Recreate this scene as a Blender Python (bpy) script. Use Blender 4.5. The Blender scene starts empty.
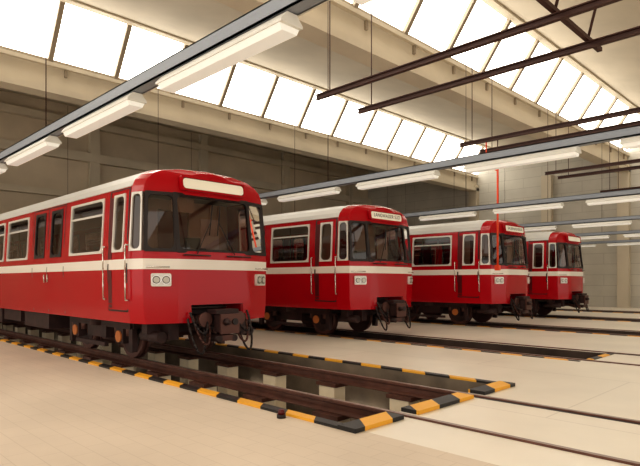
import bpy, math, random
from mathutils import Vector
random.seed(3)
scene=bpy.context.scene
try: scene.view_settings.view_transform='Standard'
except Exception: pass
for lk in ('Medium High Contrast','Standard - Medium High Contrast'):
    try: scene.view_settings.look=lk; break
    except Exception: pass

# ---------------------------------------------------------------- materials
def newmat(name):
    m=bpy.data.materials.new(name); m.use_nodes=True
    return m,m.node_tree.nodes,m.node_tree.links,m.node_tree.nodes['Principled BSDF']
def pmat(name,col,rough=.5,metal=0,var=0.0,scale=3.0,coat=0,emit=None,es=0,bump=0):
    m,N,L,b=newmat(name)
    b.inputs['Base Color'].default_value=(*col,1); b.inputs['Roughness'].default_value=rough
    b.inputs['Metallic'].default_value=metal
    if coat: b.inputs['Coat Weight'].default_value=coat; b.inputs['Coat Roughness'].default_value=.04
    if emit: b.inputs['Emission Color'].default_value=(*emit,1); b.inputs['Emission Strength'].default_value=es
    if var or bump:
        tc=N.new('ShaderNodeTexCoord'); n=N.new('ShaderNodeTexNoise'); n.inputs['Scale'].default_value=scale
        n.inputs['Detail'].default_value=5
        L.new(tc.outputs['Object'],n.inputs['Vector'])
        r=N.new('ShaderNodeValToRGB'); r.color_ramp.elements[0].position=.3; r.color_ramp.elements[1].position=.7
        r.color_ramp.elements[0].color=(*[c*(1-var) for c in col],1); r.color_ramp.elements[1].color=(*[min(1,c*(1+var*.5)) for c in col],1)
        L.new(n.outputs['Fac'],r.inputs['Fac']); L.new(r.outputs['Color'],b.inputs['Base Color'])
        if bump:
            bp=N.new('ShaderNodeBump'); bp.inputs['Strength'].default_value=bump; L.new(n.outputs['Fac'],bp.inputs['Height']); L.new(bp.outputs['Normal'],b.inputs['Normal'])
    return m
def brickmat(name,c1,c2,cm,bw,rh,ms,plane='xy',rough=.7,var=.15):
    m,N,L,b=newmat(name); b.inputs['Roughness'].default_value=rough
    tc=N.new('ShaderNodeTexCoord'); sp=N.new('ShaderNodeSeparateXYZ'); cb=N.new('ShaderNodeCombineXYZ')
    L.new(tc.outputs['Object'],sp.inputs[0])
    L.new(sp.outputs[{'x':0,'y':1,'z':2}[plane[0]]],cb.inputs[0]); L.new(sp.outputs[{'x':0,'y':1,'z':2}[plane[1]]],cb.inputs[1])
    br=N.new('ShaderNodeTexBrick'); br.inputs['Scale'].default_value=1; br.inputs['Brick Width'].default_value=bw; br.inputs['Row Height'].default_value=rh
    br.inputs['Mortar Size'].default_value=ms; br.inputs['Mortar Smooth'].default_value=.3
    br.inputs['Color1'].default_value=(*c1,1); br.inputs['Color2'].default_value=(*c2,1); br.inputs['Mortar'].default_value=(*cm,1)
    L.new(cb.outputs[0],br.inputs['Vector'])
    n=N.new('ShaderNodeTexNoise'); n.inputs['Scale'].default_value=.6; n.inputs['Detail'].default_value=6; L.new(tc.outputs['Object'],n.inputs['Vector'])
    mr=N.new('ShaderNodeMapRange'); mr.inputs[1].default_value=.3; mr.inputs[2].default_value=.7; mr.inputs[3].default_value=1-var; mr.inputs[4].default_value=1.05
    L.new(n.outputs['Fac'],mr.inputs[0])
    mx=N.new('ShaderNodeVectorMath'); mx.operation='SCALE'; L.new(br.outputs['Color'],mx.inputs[0]); L.new(mr.outputs[0],mx.inputs['Scale'])
    L.new(mx.outputs[0],b.inputs['Base Color'])
    return m
def stripemat(name,period,axis='x'):
    m,N,L,b=newmat(name); b.inputs['Roughness'].default_value=.5
    tc=N.new('ShaderNodeTexCoord'); sp=N.new('ShaderNodeSeparateXYZ'); L.new(tc.outputs['Object'],sp.inputs[0])
    a=N.new('ShaderNodeMath'); a.operation='MULTIPLY_ADD'; a.inputs[1].default_value=.8
    o={'x':(1,0),'y':(0,1)}[axis]
    L.new(sp.outputs[o[0]],a.inputs[0]); L.new(sp.outputs[o[1]],a.inputs[2])
    d=N.new('ShaderNodeMath'); d.operation='DIVIDE'; d.inputs[1].default_value=period; L.new(a.outputs[0],d.inputs[0])
    f=N.new('ShaderNodeMath'); f.operation='FRACT'; L.new(d.outputs[0],f.inputs[0])
    g=N.new('ShaderNodeMath'); g.operation='GREATER_THAN'; g.inputs[1].default_value=.5; L.new(f.outputs[0],g.inputs[0])
    mx=N.new('ShaderNodeMix'); mx.data_type='RGBA'; L.new(g.outputs[0],mx.inputs[0])
    mx.inputs[6].default_value=(.012,.010,.010,1); mx.inputs[7].default_value=(.80,.40,.03,1)
    L.new(mx.outputs[2],b.inputs['Base Color']); return m
def glassmat(name,tint,mixw):
    m=bpy.data.materials.new(name); m.use_nodes=True; N=m.node_tree.nodes; L=m.node_tree.links; N.clear()
    o=N.new('ShaderNodeOutputMaterial'); t=N.new('ShaderNodeBsdfTransparent'); t.inputs[0].default_value=(*tint,1)
    g=N.new('ShaderNodeBsdfGlossy'); g.inputs['Roughness'].default_value=.02; g.inputs['Color'].default_value=(1,1,1,1)
    f=N.new('ShaderNodeLayerWeight'); f.inputs[0].default_value=mixw
    mx=N.new('ShaderNodeMixShader'); L.new(f.outputs['Fresnel'],mx.inputs[0]); L.new(t.outputs[0],mx.inputs[1]); L.new(g.outputs[0],mx.inputs[2]); L.new(mx.outputs[0],o.inputs[0])
    return m
M={}
M['red']=pmat('train_red_paint',(.44,.002,.010),.22,coat=.25)
M['red'].node_tree.nodes['Principled BSDF'].inputs['Specular IOR Level'].default_value=.25
M['dred']=pmat('recess_shade_and_marker_red',(.10,.002,.004),.4)  # dark red: painted-in shade of the cab door recess, also marker lamp colour
M['white']=pmat('stripe_white',(.86,.81,.74),.35)
M['roof']=pmat('roof_grey_white',(.66,.66,.64),.45)
M['alu']=pmat('window_frame_aluminium',(.78,.75,.70),.35,.2)
M['rubber']=pmat('rubber_black',(.02,.012,.012),.5)
M['under']=pmat('underframe_dark',(.04,.016,.015),.6,var=.5,scale=4)
M['steel']=pmat('wheel_steel',(.12,.055,.045),.45,.5)
M['orange']=pmat('axlebox_orange',(.5,.16,.04),.5)
M['chrome']=pmat('lamp_chrome',(.7,.68,.65),.2,.9)
M['lens']=pmat('headlamp_lens',(.55,.52,.46),.08)
M['sign']=pmat('destination_sign_panel',(.85,.80,.66),.4,emit=(1,.93,.75),es=.15)
M['cream']=pmat('interior_cream',(.70,.56,.42),.5)
M['seat']=pmat('seat_brown',(.20,.04,.03),.6)
M['ifloor']=pmat('interior_floor',(.12,.08,.065),.6)
M['glass']=glassmat('window_glass',(.52,.40,.36),.40)
M['conc']=pmat('concrete_beige',(.58,.51,.40),.8,var=.12,scale=.5)
M['concd']=pmat('concrete_back_wall',(.60,.51,.39),.85,var=.2,scale=.4)
M['beamc']=pmat('concrete_beam',(.66,.585,.465),.8,var=.10,scale=.6)
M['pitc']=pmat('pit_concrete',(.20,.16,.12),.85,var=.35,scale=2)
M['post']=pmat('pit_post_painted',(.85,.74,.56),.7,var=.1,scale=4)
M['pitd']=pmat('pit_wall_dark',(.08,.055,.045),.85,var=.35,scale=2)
M['rail']=pmat('rail_steel_rusty',(.12,.05,.035),.5,.3,var=.3,scale=6)
M['railtop']=pmat('rail_head_polished',(.30,.22,.19),.35,.6)
M['brown']=pmat('steel_brown_paint',(.06,.022,.016),.6)
M['blue']=pmat('channel_bluegrey',(.27,.30,.35),.5)
M['lampw']=pmat('lamp_housing_white',(.72,.71,.66),.4)
M['tube']=pmat('lamp_diffuser',(.80,.79,.73),.4,emit=(1,.97,.9),es=.22)
M['pitlamp']=pmat('pit_lamp_diffuser',(.9,.9,.86),.4,emit=(1,.93,.8),es=5)
M['mull']=pmat('skylight_mullion',(.34,.28,.21),.6)
M['sky']=pmat('skylight_glass_milky',(.9,.9,.85),.4,emit=(1,.945,.84),es=4.6)
M['redpole']=pmat('pole_signal_red',(.75,.07,.02),.4)
M['pav']=brickmat('floor_pavers',(.68,.58,.48),(.665,.567,.47),(.60,.505,.415),.4,.2,.005,var=.10)
M['flo']=brickmat('floor_screed',(.80,.735,.635),(.785,.72,.625),(.66,.60,.52),5.0,3.0,.012,rough=.35,var=.10)
M['blk']=brickmat('wall_block',(.56,.53,.46),(.53,.50,.44),(.42,.39,.34),2.4,.62,.015,'xz')
M['hazard']=stripemat('hazard_stripe_along',.9,'x')
M['hazardy']=stripemat('hazard_stripe_across',.9,'y')
M['door']=pmat('door_white',(.7,.68,.62),.5)

# ---------------------------------------------------------------- mesh builder
class MB:
    def __init__(s): s.v=[];s.f=[];s.m=[];s.sm=[];s.mats=[]
    def mi(s,k):
        if k not in s.mats: s.mats.append(k)
        return s.mats.index(k)
    def face(s,pts,mat,smooth=False):
        b=len(s.v); s.v+= [tuple(p) for p in pts]; s.f.append(list(range(b,b+len(pts)))); s.m.append(s.mi(mat)); s.sm.append(smooth)
    def idx(s,ids,mat,smooth=False): s.f.append(list(ids)); s.m.append(s.mi(mat)); s.sm.append(smooth)
    def box(s,x0,x1,y0,y1,z0,z1,mat):
        b=len(s.v)
        s.v+=[(x0,y0,z0),(x1,y0,z0),(x1,y1,z0),(x0,y1,z0),(x0,y0,z1),(x1,y0,z1),(x1,y1,z1),(x0,y1,z1)]
        for q in ((0,3,2,1),(4,5,6,7),(0,1,5,4),(1,2,6,5),(2,3,7,6),(3,0,4,7)): s.idx([b+i for i in q],mat)
    def cyl(s,p0,p1,r,mat,n=14,r2=None,caps=True):
        p0=Vector(p0);p1=Vector(p1);d=(p1-p0).normalized(); a=d.orthogonal().normalized(); c=d.cross(a); r2=r if r2 is None else r2
        b=len(s.v)
        for p,rr in((p0,r),(p1,r2)):
            for i in range(n):
                t=2*math.pi*i/n; s.v.append(tuple(p+a*math.cos(t)*rr+c*math.sin(t)*rr))
        for i in range(n): s.idx([b+i,b+(i+1)%n,b+n+(i+1)%n,b+n+i],mat,True)
        if caps: s.idx([b+i for i in range(n)][::-1],mat); s.idx([b+n+i for i in range(n)],mat)
    def tube(s,pts,r,mat,n=8):
        for a,b in zip(pts[:-1],pts[1:]): s.cyl(a,b,r,mat,n)
    def prof(s,prof,x0,x1,mat,fn=None):
        b=len(s.v);n=len(prof)
        for x in(x0,x1):
            for (y,z) in prof: s.v.append((x,y,z))
        for i in range(n): s.idx([b+i,b+n+i,b+n+(i+1)%n,b+(i+1)%n],mat)
        s.idx(list(range(b,b+n)),mat); s.idx(list(range(b+n,b+2*n))[::-1],mat)
    def mesh(s,name,fixn=False):
        me=bpy.data.meshes.new(name); me.from_pydata(s.v,[],s.f)
        for k in s.mats: me.materials.append(M[k])
        for p,mi,sm in zip(me.polygons,s.m,s.sm): p.material_index=mi; p.use_smooth=sm
        me.update(); return me
    def obj(s,name,loc=(0,0,0),parent=None,bevel=0):
        o=bpy.data.objects.new(name,s.mesh(name)); o.location=loc; scene.collection.objects.link(o)
        if parent: o.parent=parent
        if bevel:
            md=o.modifiers.new('bev','BEVEL'); md.width=bevel; md.segments=2; md.limit_method='ANGLE'
        return o

# ================================================================= TRAIN
LV=[.75,1.06,1.68,1.86,2.0,3.0,3.12,3.24,3.36,3.45,3.52,3.55]
WL=[1.37,1.41,1.42,1.42,1.415,1.36,1.34,1.29,1.17,.97,.6,0.0]
def W(z):
    if z<=LV[0]: return WL[0]
    for i in range(len(LV)-1):
        if z<=LV[i+1]:
            t=(z-LV[i])/(LV[i+1]-LV[i]); return WL[i]*(1-t)+WL[i+1]*t
    return 0
def lean(z): return -.13*max(0,z-1.9)
CARL=18.2
WINS=[(-1.22,-.80,'cab'),(-3.22,-1.66,'win'),(-4.34,-3.70,'leaf'),(-5.36,-4.72,'leaf'),(-7.45,-5.85,'win'),(-9.35,-7.75,'win'),
      (-10.5,-9.86,'leaf'),(-11.5,-10.86,'leaf'),(-13.5,-11.95,'win'),(-14.7,-14.1,'leaf'),(-15.7,-15.1,'leaf'),(-17.6,-16.2,'win')]
DOORS=[(-5.5,-3.56),(-11.64,-9.72),(-15.84,-13.96)]
xs=sorted(set([-CARL]+[a for w in WINS for a in w[:2]]))
ST=[(x,1,0,1) for x in xs if x<-.7]+[(-.62,1,0,.98),(-.25,.94,.5,.9),(-.04,.563,1,.78)]
def spt(st,i,side):
    x,wf,t,sc=st; z=LV[i]
    y=WL[i]*wf*side
    zz=z if z<=3.12 else 3.12+(z-3.12)*sc
    return (x+lean(z)*t,y,zz)
def build_body():
    b=MB()
    for k in range(len(ST)-1):
        A,B=ST[k],ST[k+1]
        iswin=any(abs(w[0]-A[0])<1e-4 and abs(w[1]-B[0])<1e-4 for w in WINS) or A[0]>=-.63
        for side in(-1,1):
            for i in range(len(LV)-1):
                if i==4 and iswin: continue
                if i==2: mat='white'
                elif i>=6 and B[0]<=-.6: mat='roof'
                else: mat='red'
                q=[spt(A,i,side),spt(B,i,side),spt(B,i+1,side),spt(A,i+1,side)]
                if side>0: q=q[::-1]
                b.face(q,mat)
    F=ST[-1]
    def cp(i,c):
        p=spt(F,i,1); f=(-1,-.7,.7,1)[c]
        return (p[0]+(0.04 if abs(f)<1 else 0), p[1]*f, p[2])
    for i in range(len(LV)-1):
        for c in range(3):
            if i==4: continue
            if i==0 and c==1: continue
            b.face([cp(i,c),cp(i,c+1),cp(i+1,c+1),cp(i+1,c)],'white' if i==2 else 'red')
    R=ST[0]
    for i in range(len(LV)-1):
        b.face([spt(R,i,1),spt(R,i,-1),spt(R,i+1,-1),spt(R,i+1,1)],'red')
    b.face([(-CARL,-1.37,.95),(-CARL,1.37,.95),(-.5,1.37,.95),(-.5,-1.37,.95)],'under')
    for s in(-1,1): b.box(-.62,-.03,s*.56-.02,s*.56+.02,.76,1.07,'red')
    b.box(-.62,-.02,-.56,.56,1.05,1.08,'under')
    for s in(-1,1): b.box(-CARL,-.62,s*1.335-.02,s*1.335+.02,3.115,3.14,'roof')
    for y in(-.75,-.4,0,.4,.75):
        z=3.55 if y==0 else (3.535 if abs(y)==.4 else 3.49)
        b.box(-CARL+.1,-1.05,y-.02,y+.02,z-.03,z+.015,'roof')
    return b
def rrect(u0,u1,v0,v1,r,n=5):
    pts=[]
    for cx,cy,a0 in((u1-r,v1-r,0),(u0+r,v1-r,90),(u0+r,v0+r,180),(u1-r,v0+r,270)):
        for k in range(n+1):
            a=math.radians(a0+90*k/n); pts.append((cx+r*math.cos(a),cy+r*math.sin(a)))
    return pts
def ring(b,mp,u0,u1,v0,v1,mo,mi_,r,th,mat,us=1.0,ro=None):
    O=rrect(u0/us-mo,u1/us+mo,v0-mo,v1+mo,(ro if ro is not None else mo*1.2)); I=rrect(u0/us+mi_,u1/us-mi_,v0+mi_,v1-mi_,r)
    n=len(O); base=len(b.v)
    for P,off in((O,-.005),(O,th),(I,th),(I,-.03)):
        for u,v in P: b.v.append(tuple(mp(u*us,v,off)))
    for row in range(3):
        for i in range(n):
            j=(i+1)%n; b.idx([base+row*n+i,base+row*n+j,base+(row+1)*n+j,base+(row+1)*n+i],mat)
def smap(side): return lambda u,v,off:(u,side*(W(v)+off),v)
def fmap(A,B,side):
    def mp(u,v,off):
        def P(S): return Vector((S[0]+lean(v)*S[2],W(v)*S[1]*side,v))
        a,bb=P(A),P(B); p=a.lerp(bb,u); d=bb-a; n=Vector((-d.y,d.x,0)).normalized()
        if n.x<0: n=-n
        return p+n*off
    return mp
def cmap(u,v,off): return (lean(v)+off+ (-.04*max(0,(abs(u)-.56)/.24) ),u,v)
def quad(b,mp,u0,u1,v0,v1,off,mat): b.face([mp(u0,v0,off),mp(u1,v0,off),mp(u1,v1,off),mp(u0,v1,off)],mat)
def build_frames():
    b=MB(); g=MB()
    for side in(-1,1):
        mp=smap(side)
        for x0,x1,k in WINS:
            if k=='win':
                ring(b,mp,x0,x1,2,3,.012,.035,.10,.018,'alu')
                b.box(x0+.05,x1-.05,side*(W(2.7)-.012)-.012,side*(W(2.7)-.012)+.012,2.69,2.73,'alu')
            elif k=='leaf': ring(b,mp,x0,x1,2,3,.01,.05,.14,.012,'rubber')
            else: ring(b,mp,x0,x1,2,3,.012,.03,.10,.018,'alu')
            quad(g,mp,x0,x1,2,3,-.012,'glass')
        for d0,d1 in DOORS:
            for x in(d0,(d0+d1)/2,d1):
                for z0,z1 in((.8,1.68),(1.68,2.4),(2.4,3.0),(3.0,3.1)): b.face([mp(x-.014,z0,.004),mp(x+.014,z0,.004),mp(x+.014,z1,.004),mp(x-.014,z1,.004)],'rubber')
            quad(b,mp,d0,d1,3.08,3.1,.004,'rubber')
            for x in((d0+d1)/2-.1,(d0+d1)/2+.1): b.cyl(mp(x,1.45,.03),mp(x,1.62,.03),.015,'chrome',8)
        for x in(-1.40,-.66):
            for z0,z1 in((.95,1.68),(1.68,2.4),(2.4,3.0),(3.0,3.1)): b.face([mp(x-.022,z0,.004),mp(x+.022,z0,.004),mp(x+.022,z1,.004),mp(x-.022,z1,.004)],'rubber')
        quad(b,mp,-1.40,-1.25,1.0,1.67,.006,'dred'); quad(b,mp,-1.40,-1.25,1.87,2.98,.006,'dred')  # flat darker strips, recess shade put into the colour; door is not set back
        quad(b,mp,-1.4,-.66,.94,.97,.004,'rubber'); quad(b,mp,-1.4,-.66,3.08,3.1,.004,'rubber')
        for x in(-1.48,-.60): b.tube([mp(x,1.15,.0),mp(x,1.15,.06),mp(x,1.62,.06),mp(x,2.1,.07),mp(x,2.1,0)],.014,'chrome')
        f1=fmap(ST[-3],ST[-2],side); l=.376
        ring(b,f1,.10,.90,2,3,.005,.03,.09,.015,'alu',1/l); quad(g,f1,0,1,2,3,-.012,'glass')
        f2=fmap(ST[-2],ST[-1],side); l2=.575
        ring(b,f2,.06,.98,2,3,.02,.04,.09,.016,'rubber',1/l2); quad(g,f2,0,1,2,3,-.012,'glass')
        def pt(u,v,o): return Vector(f2(u,v,o))
        ring(b,f2,.22,.80,1.39,1.61,.0,.02,.03,.05,'alu',1/l2,ro=.03); quad(b,f2,.24,.78,1.41,1.59,.02,'alu')
        for u in(.37,.65):
            b.cyl(pt(u,1.5,.0),pt(u,1.5,.06),.078,'chrome',18); b.cyl(pt(u,1.5,.055),pt(u,1.5,.064),.066,'rubber',18); b.cyl(pt(u,1.5,.06),pt(u,1.5,.07),.052,'lens',18)
        b.tube([pt(.1,1.72,.0),pt(.1,1.72,.05),pt(.75,1.72,.05),pt(.75,1.72,0)],.012,'chrome')
    ring(b,cmap,-.79,.79,2,3,.03,.04,.08,.02,'rubber')
    for a,c in((-.8,-.56),(-.56,.56),(.56,.8)): 
        g.face([cmap(a,2,-.01),cmap(c,2,-.01),cmap(c,3,-.01),cmap(a,3,-.01)],'glass')
    for y0,y1 in((-.45,-.12),(.35,.05)):
        b.cyl(cmap(y0,1.96,.04),cmap(y1,2.55,.03),.009,'rubber',6); b.cyl(cmap(y1-.05,2.3,.03),cmap(y1+.06,2.85,.03),.011,'rubber',6)
    def bx(u,v,off): return (lean(v)+off,u,v)
    ring(b,bx,-.66,.66,3.10,3.30,.03,.0,.05,.075,'red'); 
    S=rrect(-.65,.65,3.11,3.29,.06); b.face([bx(u,v,.06) for u,v in S],'sign')
    for s in(-1,1): b.tube([(.0,s*.70,1.93),(.06,s*.70,1.93),(.06,s*.2,1.93),(0,s*.2,1.93)],.012,'rubber')
    return b,g
def build_interior():
    b=MB()
    b.box(-CARL+.1,-.5,-1.33,1.33,.97,1.0,'ifloor')
    b.box(-CARL+.1,-1.6,-1.15,1.15,3.08,3.10,'cream')
    b.box(-1.62,-1.56,-1.3,-.35,1,3.1,'cream'); b.box(-1.62,-1.56,.35,1.3,1,3.1,'cream'); b.box(-1.62,-1.56,-.35,.35,2.9,3.1,'cream')
    b.box(-1.61,-1.58,-.33,.33,1,2.88,'seat')
    b.box(-.75,-.35,-1.05,1.05,1.45,1.88,'ifloor'); b.box(-.42,-.15,-.75,.75,1.5,1.93,'rubber')
    b.box(-1.35,-.95,.15,.6,1.45,1.55,'seat'); b.box(-1.4,-1.3,.15,.6,1.5,2.35,'rubber'); b.cyl((-1.15,.37,1),(-1.15,.37,1.45),.05,'chrome')
    b.box(-.30,-.29,-.18,.22,2.08,2.62,'white'); b.box(-.42,-.40,-.72,-.25,2.72,2.98,'cream')
    for x0,x1 in((-3.3,-1.7),(-7.6,-5.75),(-9.5,-7.7),(-13.6,-11.9),(-17.7,-16.1)):
        for s in(-1,1):
            for xa,d in((x0+.25,1),(x1-.7,-1)):
                y0,y1=sorted((s*.35,s*1.3))
                b.box(xa,xa+.45,y0,y1,1.38,1.48,'seat')
                xb=xa-.08 if d>0 else xa+.45
                b.box(xb,xb+.08,y0,y1,1.4,2.12,'seat')
                b.box(xa+.15,xa+.3,y0+.1,y1-.1,1,1.38,'ifloor')
    for x in(-3.4,-5.65,-9.6,-11.8,-13.8,-16): 
        for s in(-1,1): b.cyl((x,s*.5,1),(x,s*.5,3.08),.018,'chrome',8)
    return b
def wheel(b,x,y,s):
    b.cyl((x,y-s*.06,.43),(x,y+s*.06,.43),.43,'steel',28); b.cyl((x,y-s*.085,.43),(x,y-s*.06,.43),.455,'steel',28)
    b.cyl((x,y+s*.06,.43),(x,y+s*.075,.43),.34,'under',24); b.cyl((x,y+s*.06,.43),(x,y+s*.16,.43),.10,'orange',14)
def build_under():
    b=MB()
    for cx in(-2.75,-CARL+2.75):
        for dx in(-1.05,1.05):
            b.cyl((cx+dx,-.72,.43),(cx+dx,.72,.43),.08,'steel')
            for s in(-1,1):
                wheel(b,cx+dx,s*.765,s)
                b.box(cx+dx-.16,cx+dx+.16,s*.98-.09,s*.98+.09,.3,.58,'under'); b.cyl((cx+dx,s*1.05,.43),(cx+dx,s*1.1,.43),.11,'orange',14)
                b.cyl((cx+dx-.25,s*.98,.45),(cx+dx-.25,s*.98,.66),.07,'steel',10); b.cyl((cx+dx+.25,s*.98,.45),(cx+dx+.25,s*.98,.66),.07,'steel',10)
        for s in(-1,1):
            b.box(cx-1.45,cx+1.45,s*.98-.07,s*.98+.07,.58,.74,'under')
            b.box(cx-.45,cx+.45,s*.98-.08,s*.98+.08,.36,.6,'under'); b.cyl((cx,s*.98,.6),(cx,s*.98,.9),.2,'under',16)
            b.box(cx-1.5,cx-1.36,s*.98-.05,s*.98+.05,.16,.6,'under'); b.box(cx+1.36,cx+1.5,s*.98-.05,s*.98+.05,.16,.6,'under')
            b.box(cx-.7,cx+.7,s*1.12,s*1.2,.22,.3,'under')
        b.box(cx-.35,cx+.35,-1,1,.5,.75,'under'); b.box(cx-.9,cx+.9,-.4,.4,.3,.7,'under')
        for dx in(-1.45,1.45): b.box(cx+dx-.05,cx+dx+.05,-1,1,.6,.7,'under')
    for x0,x1,y0,y1,z0 in((-6.6,-4.9,-1.25,-.5,.38),(-8.3,-6.9,-1.25,-.4,.45),(-9.8,-8.5,-1.25,-.6,.35),(-11.6,-10.1,-1.25,-.4,.42),(-13.4,-11.9,-1.25,-.5,.4),
        (-7,-4.9,.4,1.25,.4),(-9.6,-7.3,.5,1.25,.45),(-13,-10,.4,1.25,.38)):
        b.box(x0,x1,y0,y1,z0,.96,'under')
    b.box(-CARL+.1,-.7,-1.1,1.1,.85,.96,'under')
    b.box(-.75,-.55,-1.1,1.1,.55,.95,'under')
    for s in(-1,1):
        b.cyl((-.95,s*.95,.5),(-.3,s*.95,.5),.1,'under',14); b.box(-.55,-.25,s*.75-.1,s*.75+.1,.45,.76,'under')
    return b
def build_coupler():
    b=MB()
    b.cyl((-.7,0,.72),(.18,0,.72),.085,'under',16); b.box(.12,.34,-.17,.17,.58,.88,'under'); b.box(.34,.38,-.20,.20,.55,.90,'steel')
    b.cyl((.36,-.09,.76),(.50,-.09,.76),.07,'under',16,.03); b.cyl((.36,.1,.76),(.40,.1,.76),.06,'rubber',16)
    b.box(.02,.30,-.24,.24,.90,.98,'under'); b.cyl((.0,-.16,.46),(.3,-.16,.46),.06,'under',12); b.cyl((.0,.16,.46),(.3,.16,.46),.06,'under',12); b.box(.05,.3,-.12,.12,.42,.52,'steel')
    b.cyl((.0,0,.42),(-.5,0,.55),.06,'steel')
    for s in(-1,1):
        b.cyl((-.3,s*.36,.80),(.10,s*.36,.80),.09,'under',14); b.cyl((.10,s*.36,.80),(.16,s*.36,.80),.13,'steel',18)
        for k,(rr,dz) in enumerate(((.26,0),(.19,.06),(.32,-.04))):
            pts=[]
            for j in range(13):
                a=math.pi*j/12
                pts.append((.05+.30*math.sin(a)*.7,s*(.26+k*.05+.30*(1-math.cos(a))/2),.92+dz-.05-math.sin(a)*(rr*1.9)))
            b.tube(pts,.02,'rubber' if k else 'steel',7)
    return b
bodyM=build_body(); 
fr,gl=build_frames()
parts=[('body',bodyM.mesh('train_body')),('window_frames',fr.mesh('train_frames')),('window_glass',gl.mesh('train_glass')),('interior',build_interior().mesh('train_interior')),
       ('bogies',build_under().mesh('train_bogies')),('coupler',build_coupler().mesh('train_coupler'))]
RT=.02
TY=[5.73,11.6,17.45,23.3]; TX=[-8.35,-8.97,-8.19,-8.42]
signs=['','LANGWASSER SÜD','BAUERNFEINDSTR','']
for i,(x,y) in enumerate(zip(TX,TY)):
    e=bpy.data.objects.new('subway_train',None); e.location=(x,y,RT); scene.collection.objects.link(e)
    for n,me in parts:
        o=bpy.data.objects.new(n,me); scene.collection.objects.link(o); o.parent=e
        if n=='body':
            md=o.modifiers.new('w','WELD'); md.merge_threshold=.0005
            md=o.modifiers.new('b','BEVEL'); md.width=.025; md.segments=3; md.limit_method='ANGLE'; md.angle_limit=math.radians(12)
            md=o.modifiers.new('n','WEIGHTED_NORMAL')
    if signs[i]:
        c=bpy.data.curves.new('sign_text','FONT'); c.body=signs[i]; c.size=.13; c.align_x='CENTER'; c.align_y='CENTER'
        c.materials.append(M['rubber']); t=bpy.data.objects.new('sign_text',c); scene.collection.objects.link(t); t.parent=e
        t.rotation_euler=(math.pi/2,0,math.pi/2); t.location=(-.09,0,3.2)

# ================================================================= ROOM
X0,X1,Y0,Y1=-28.5,12.0,-9.0,34.0
PE=-3.8
P1=(4.18,7.38)
PITS=[P1]+[(y-.62,y+.62) for y in TY[1:]+[29.1]]
fl=MB()
ys=sorted([Y0,4.02]+[a for p in PITS for a in p]+[Y1])
for a,c in zip(ys[:-1],ys[1:]):
    mat='pav' if c<=4.19 else 'flo'
    mid=(a+c)/2
    fl.face([(PE,a,0),(X1,a,0),(X1,c,0),(PE,c,0)],mat)
    if not any(p[0]<mid<p[1] for p in PITS): fl.face([(X0,a,0),(PE,a,0),(PE,c,0),(X0,c,0)],mat)
fl.obj('floor')
for i,(a,c) in enumerate(PITS):
    b=MB(); D=-1.35; XP=X0+.02
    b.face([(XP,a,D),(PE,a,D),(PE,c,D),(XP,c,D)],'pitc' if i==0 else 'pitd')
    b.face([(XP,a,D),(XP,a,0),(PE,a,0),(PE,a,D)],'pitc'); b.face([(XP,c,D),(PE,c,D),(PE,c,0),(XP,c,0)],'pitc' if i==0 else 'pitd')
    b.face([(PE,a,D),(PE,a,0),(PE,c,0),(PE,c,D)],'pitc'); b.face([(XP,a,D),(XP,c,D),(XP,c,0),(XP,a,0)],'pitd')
    if i==0:
        yc=TY[0]
        for s in(-1,1):
            y=yc+s*.75; x=-4.75
            while x>X0+1:
                b.box(x-.17,x+.17,y-.13,y+.13,D,-.17,'post'); b.box(x-.22,x+.22,y-.15,y+.15,-.20,-.145,'rail'); x-=1.45
        x=-6.2
        while x>-24:
            b.box(x-.4,x+.4,c-.07,c-.02,-.80,-.75,'pitlamp'); b.box(x-.6,x+.6,a+.02,a+.10,-.75,-.67,'pitlamp'); x-=2.9
    b.obj('inspection_pit')
b=MB()
b.box(X0+.05,PE,4.05,4.18,0,.03,'hazard'); b.box(X0+.05,PE,7.38,7.50,0,.03,'hazard')
b.obj('pit_curb')
b=MB()
for a,c in((4.05,4.85),(5.12,6.34),(6.62,7.50)): b.box(PE,PE+.24,a,c,0,.045,'hazardy')
b.obj('pit_curb')
b=MB()
for y in TY[1:]+[29.1]:
    b.box(X0+.05,PE,y-.98,y-.90,0,.012,'hazard'); b.box(PE,PE+.12,y-.6,y+.6,0,.015,'hazardy')
b.obj('pit_curb')
RP=[(-.07,-.14),(.07,-.14),(.07,-.125),(.012,-.10),(.012,-.035),(.035,-.02),(.035,.012),(.028,.02),(-.028,.02),(-.035,.012),(-.035,-.02),(-.012,-.035),(-.012,-.10),(-.07,-.125)]
for i,y in enumerate(TY+[29.1]):
    b=MB()
    for s in(-1,1):
        yy=y+s*.75
        b.prof([(yy+p,q) for p,q in RP],X0+.1,X1-.1,'rail')
        b.box(X0+.1,X1-.1,yy-.027,yy+.027,.0195,.0215,'railtop')
        b.box(PE+.01,X1-.1,yy-s*.035-(.05 if s>0 else 0),yy-s*.035+(.05 if s<0 else 0),-.01,.003,'rubber')
    b.obj('railway_track')
b=MB(); b.cyl((-4.55,3.95,.0),(-4.55,3.95,.04),.05,'rubber',16); b.cyl((-4.55,3.95,.04),(-4.55,3.95,.09),.04,'dred',16,.03); b.obj('marker_lamp')

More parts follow.
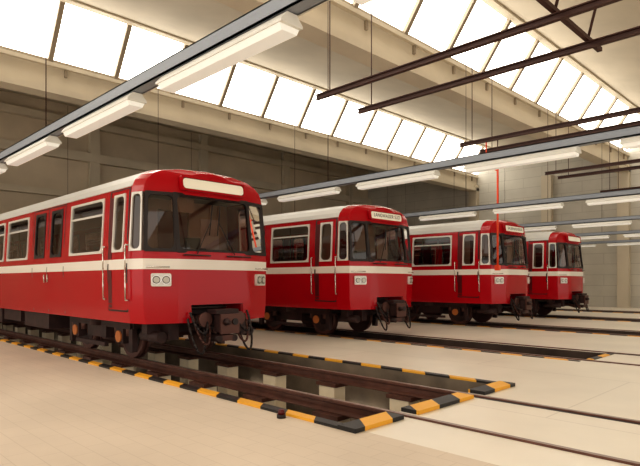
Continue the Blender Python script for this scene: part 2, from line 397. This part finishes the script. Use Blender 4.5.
# walls
b=MB(); b.box(X0-.3,X0,Y0,Y1+.3,0,11.5,'concd')
for z,h in((9.35,.35),(7.6,.45),(5.7,.3)): b.box(X0,X0+.35,Y0,Y1,z,z+h,'conc')
y=Y0+1
while y<Y1: b.box(X0,X0+.3,y-.25,y+.25,0,11,'conc'); y+=6.6
b.obj('wall_back')
b=MB(); b.box(X0,X1,Y1,Y1+.3,0,12,'blk'); 
for x in(-19,-14,-9.7,-.4,8.9): b.box(x-.3,x+.3,Y1-.35,Y1,0,8,'conc')
b.obj('wall_right')
b=MB(); b.box(-7.2,-4.2,Y1-.08,Y1-.002,0,3.6,'door'); 
for k in range(5): b.box(-7.1+k*.6,-7.1+k*.6+.5,Y1-.12,Y1-.08,1.6,3.2,'lampw')
b.box(-7.3,-4.1,Y1-.13,Y1-.002,3.6,3.75,'brown'); b.obj('door_1')

# sheds
SX=[-19,-9.7,-.4,8.9]; ZB,ZT=8.6,10.35; TI=1.2
ce=MB()
prev=(X0,10.35)
for x in SX:
    (xa,za)=prev
    ce.face([(xa,Y0,za),(x-.15,Y0,ZB),(x-.15,Y1,ZB),(xa,Y1,za)],'conc')
    ce.face([(xa,Y0,za+.3),(xa,Y1,za+.3),(x-.15,Y1,ZB+.3),(x-.15,Y0,ZB+.3)],'conc')
    if xa>X0: ce.box(xa-.05,xa+.25,Y0,Y1,za-.12,za+.3,'beamc')
    prev=(x+TI,ZT)
xa,za=prev
ce.face([(xa,Y0,za),(X1+3,Y0,ZB+.8),(X1+3,Y1,ZB+.8),(xa,Y1,za)],'conc')
ce.box(xa-.05,xa+.25,Y0,Y1,za-.12,za+.3,'beamc')
ce.obj('ceiling')
for x in SX:
    b=MB()
    b.box(x-.18,x+.12,Y0,Y1,7.72,8.62,'beamc'); b.box(x-.35,x+.30,Y0,Y1,7.60,7.80,'beamc'); b.box(x-.2,x+.25,Y0,Y1,8.5,8.62,'beamc')
    y=Y0+.5
    while y<Y1: b.box(x+.12,x+.2,y-.04,y+.04,8.25,8.5,'mull'); y+=2.2
    b.obj('roof_beam')
n=1
for x in SX:
    b=MB()
    b.face([(x+.05,Y0,ZB),(x+.05,Y1,ZB),(x+TI,Y1,ZT-.1),(x+TI,Y0,ZT-.1)],'sky')
    y=Y0
    L=Vector((TI-.05,0,ZT-.1-ZB))
    nn=Vector((L.z,0,-L.x)).normalized()
    while y<=Y1+.01:
        p=Vector((x+.05,y,ZB)); q=p+L; w=.075; d=nn*.12
        pts=[p+Vector((0,-w,0)),p+Vector((0,w,0)),q+Vector((0,w,0)),q+Vector((0,-w,0))]
        top=[a+d for a in pts]
        b.face(top,'mull'); b.face([pts[0],top[0],top[3],pts[3]],'mull'); b.face([pts[1],pts[2],top[2],top[1]],'mull')
        y+=2.2
    b.box(x+.05,x+.2,Y0,Y1,8.6,8.72,'mull')
    b.obj('window_%d'%n); n+=1

# lamp rows
for r in range(6):
    y=2.8+5.85*r
    e=bpy.data.objects.new('fluorescent_light_row',None); e.location=(0,y,3.55); scene.collection.objects.link(e)
    b=MB()
    b.box(-26,6,-.07,.07,0,.015,'blue'); b.box(-26,6,-.07,-.055,0,.13,'blue'); b.box(-26,6,.055,.07,0,.13,'blue'); b.box(-26,6,-.07,.07,.118,.13,'blue')
    b.box(-26,6,.08,.13,.03,.08,'lampw')
    b.obj('channel',parent=e)
    b=MB()
    x=-3.1+7.5
    while x>-25:
        b.prof([(-.05,-.01),(.05,-.01),(.11,-.08),(.11,-.10),(-.11,-.10),(-.11,-.08)],x-1.9,x,'lampw')
        b.prof([(-.10,-.10),(.10,-.10),(.075,-.15),(-.075,-.15)],x-1.87,x-.03,'tube')
        for xx in(x-1.5,x-.4): b.box(xx-.02,xx+.02,-.03,.03,-.02,.0,'brown')
        x-=2.5
    b.obj('fixtures',parent=e)
    b=MB()
    x=-.9
    while x>-25: b.cyl((x,0,.12),(x,0,5.2),.008,'brown',6); x-=7.5
    b.obj('hanger_rods',parent=e)

# brown steel rails hanging
for k,(ya,yb) in enumerate(((8.5,9.9),(14.5,15.7),(20.6,21.8),(26.6,27.8))):
    b=MB()
    for y in(ya,yb):
        z=5.5
        b.box(-8.6,8,y-.05,y+.05,z-.01,z+.01,'brown'); b.box(-8.6,8,y-.01,y+.01,z,z+.09,'brown'); b.box(-8.6,8,y-.05,y+.05,z+.08,z+.10,'brown')
    x=-3.4
    while x<7:
        b.box(x-.04,x+.04,ya-.6,yb+.6,5.61,5.68,'brown'); 
        for y in(ya,yb): b.cyl((x,y,5.65),(x+.8,y,8.8),.025,'brown',8)
        x+=4.6
    b.cyl((-8.2,ya,5.6),(-8.2,ya,8.3),.012,'brown',6); b.cyl((-8.2,yb,5.6),(-8.2,yb,8.3),.012,'brown',6)
    b.obj('steel_monorail')
b=MB(); b.cyl((-7.4,14.5,1.9),(-7.4,14.5,4.9),.03,'redpole'); b.cyl((-7.4,14.5,4.9),(-7.4,14.5,5.48),.015,'brown'); b.box(-7.46,-7.34,14.44,14.56,1.8,1.95,'redpole')
b.tube([(-7.4,14.5,4.6),(-7.75,14.5,4.9),(-7.75,14.5,5.48)],.02,'redpole')
b.obj('hanging_power_pole')

# ================================================================= lights / world / camera
w=bpy.data.worlds.new('World'); scene.world=w; w.use_nodes=True
bg=w.node_tree.nodes['Background']; bg.inputs[0].default_value=(1,.925,.82,1); bg.inputs[1].default_value=1.4
cam=bpy.data.cameras.new('Camera'); co=bpy.data.objects.new('Camera',cam); scene.collection.objects.link(co)
co.location=(0,0,1.5); co.rotation_euler=(math.pi/2,0,math.radians(45)); cam.sensor_width=36; cam.lens=36*548/640; cam.shift_y=.075
cam.clip_end=200
scene.camera=co
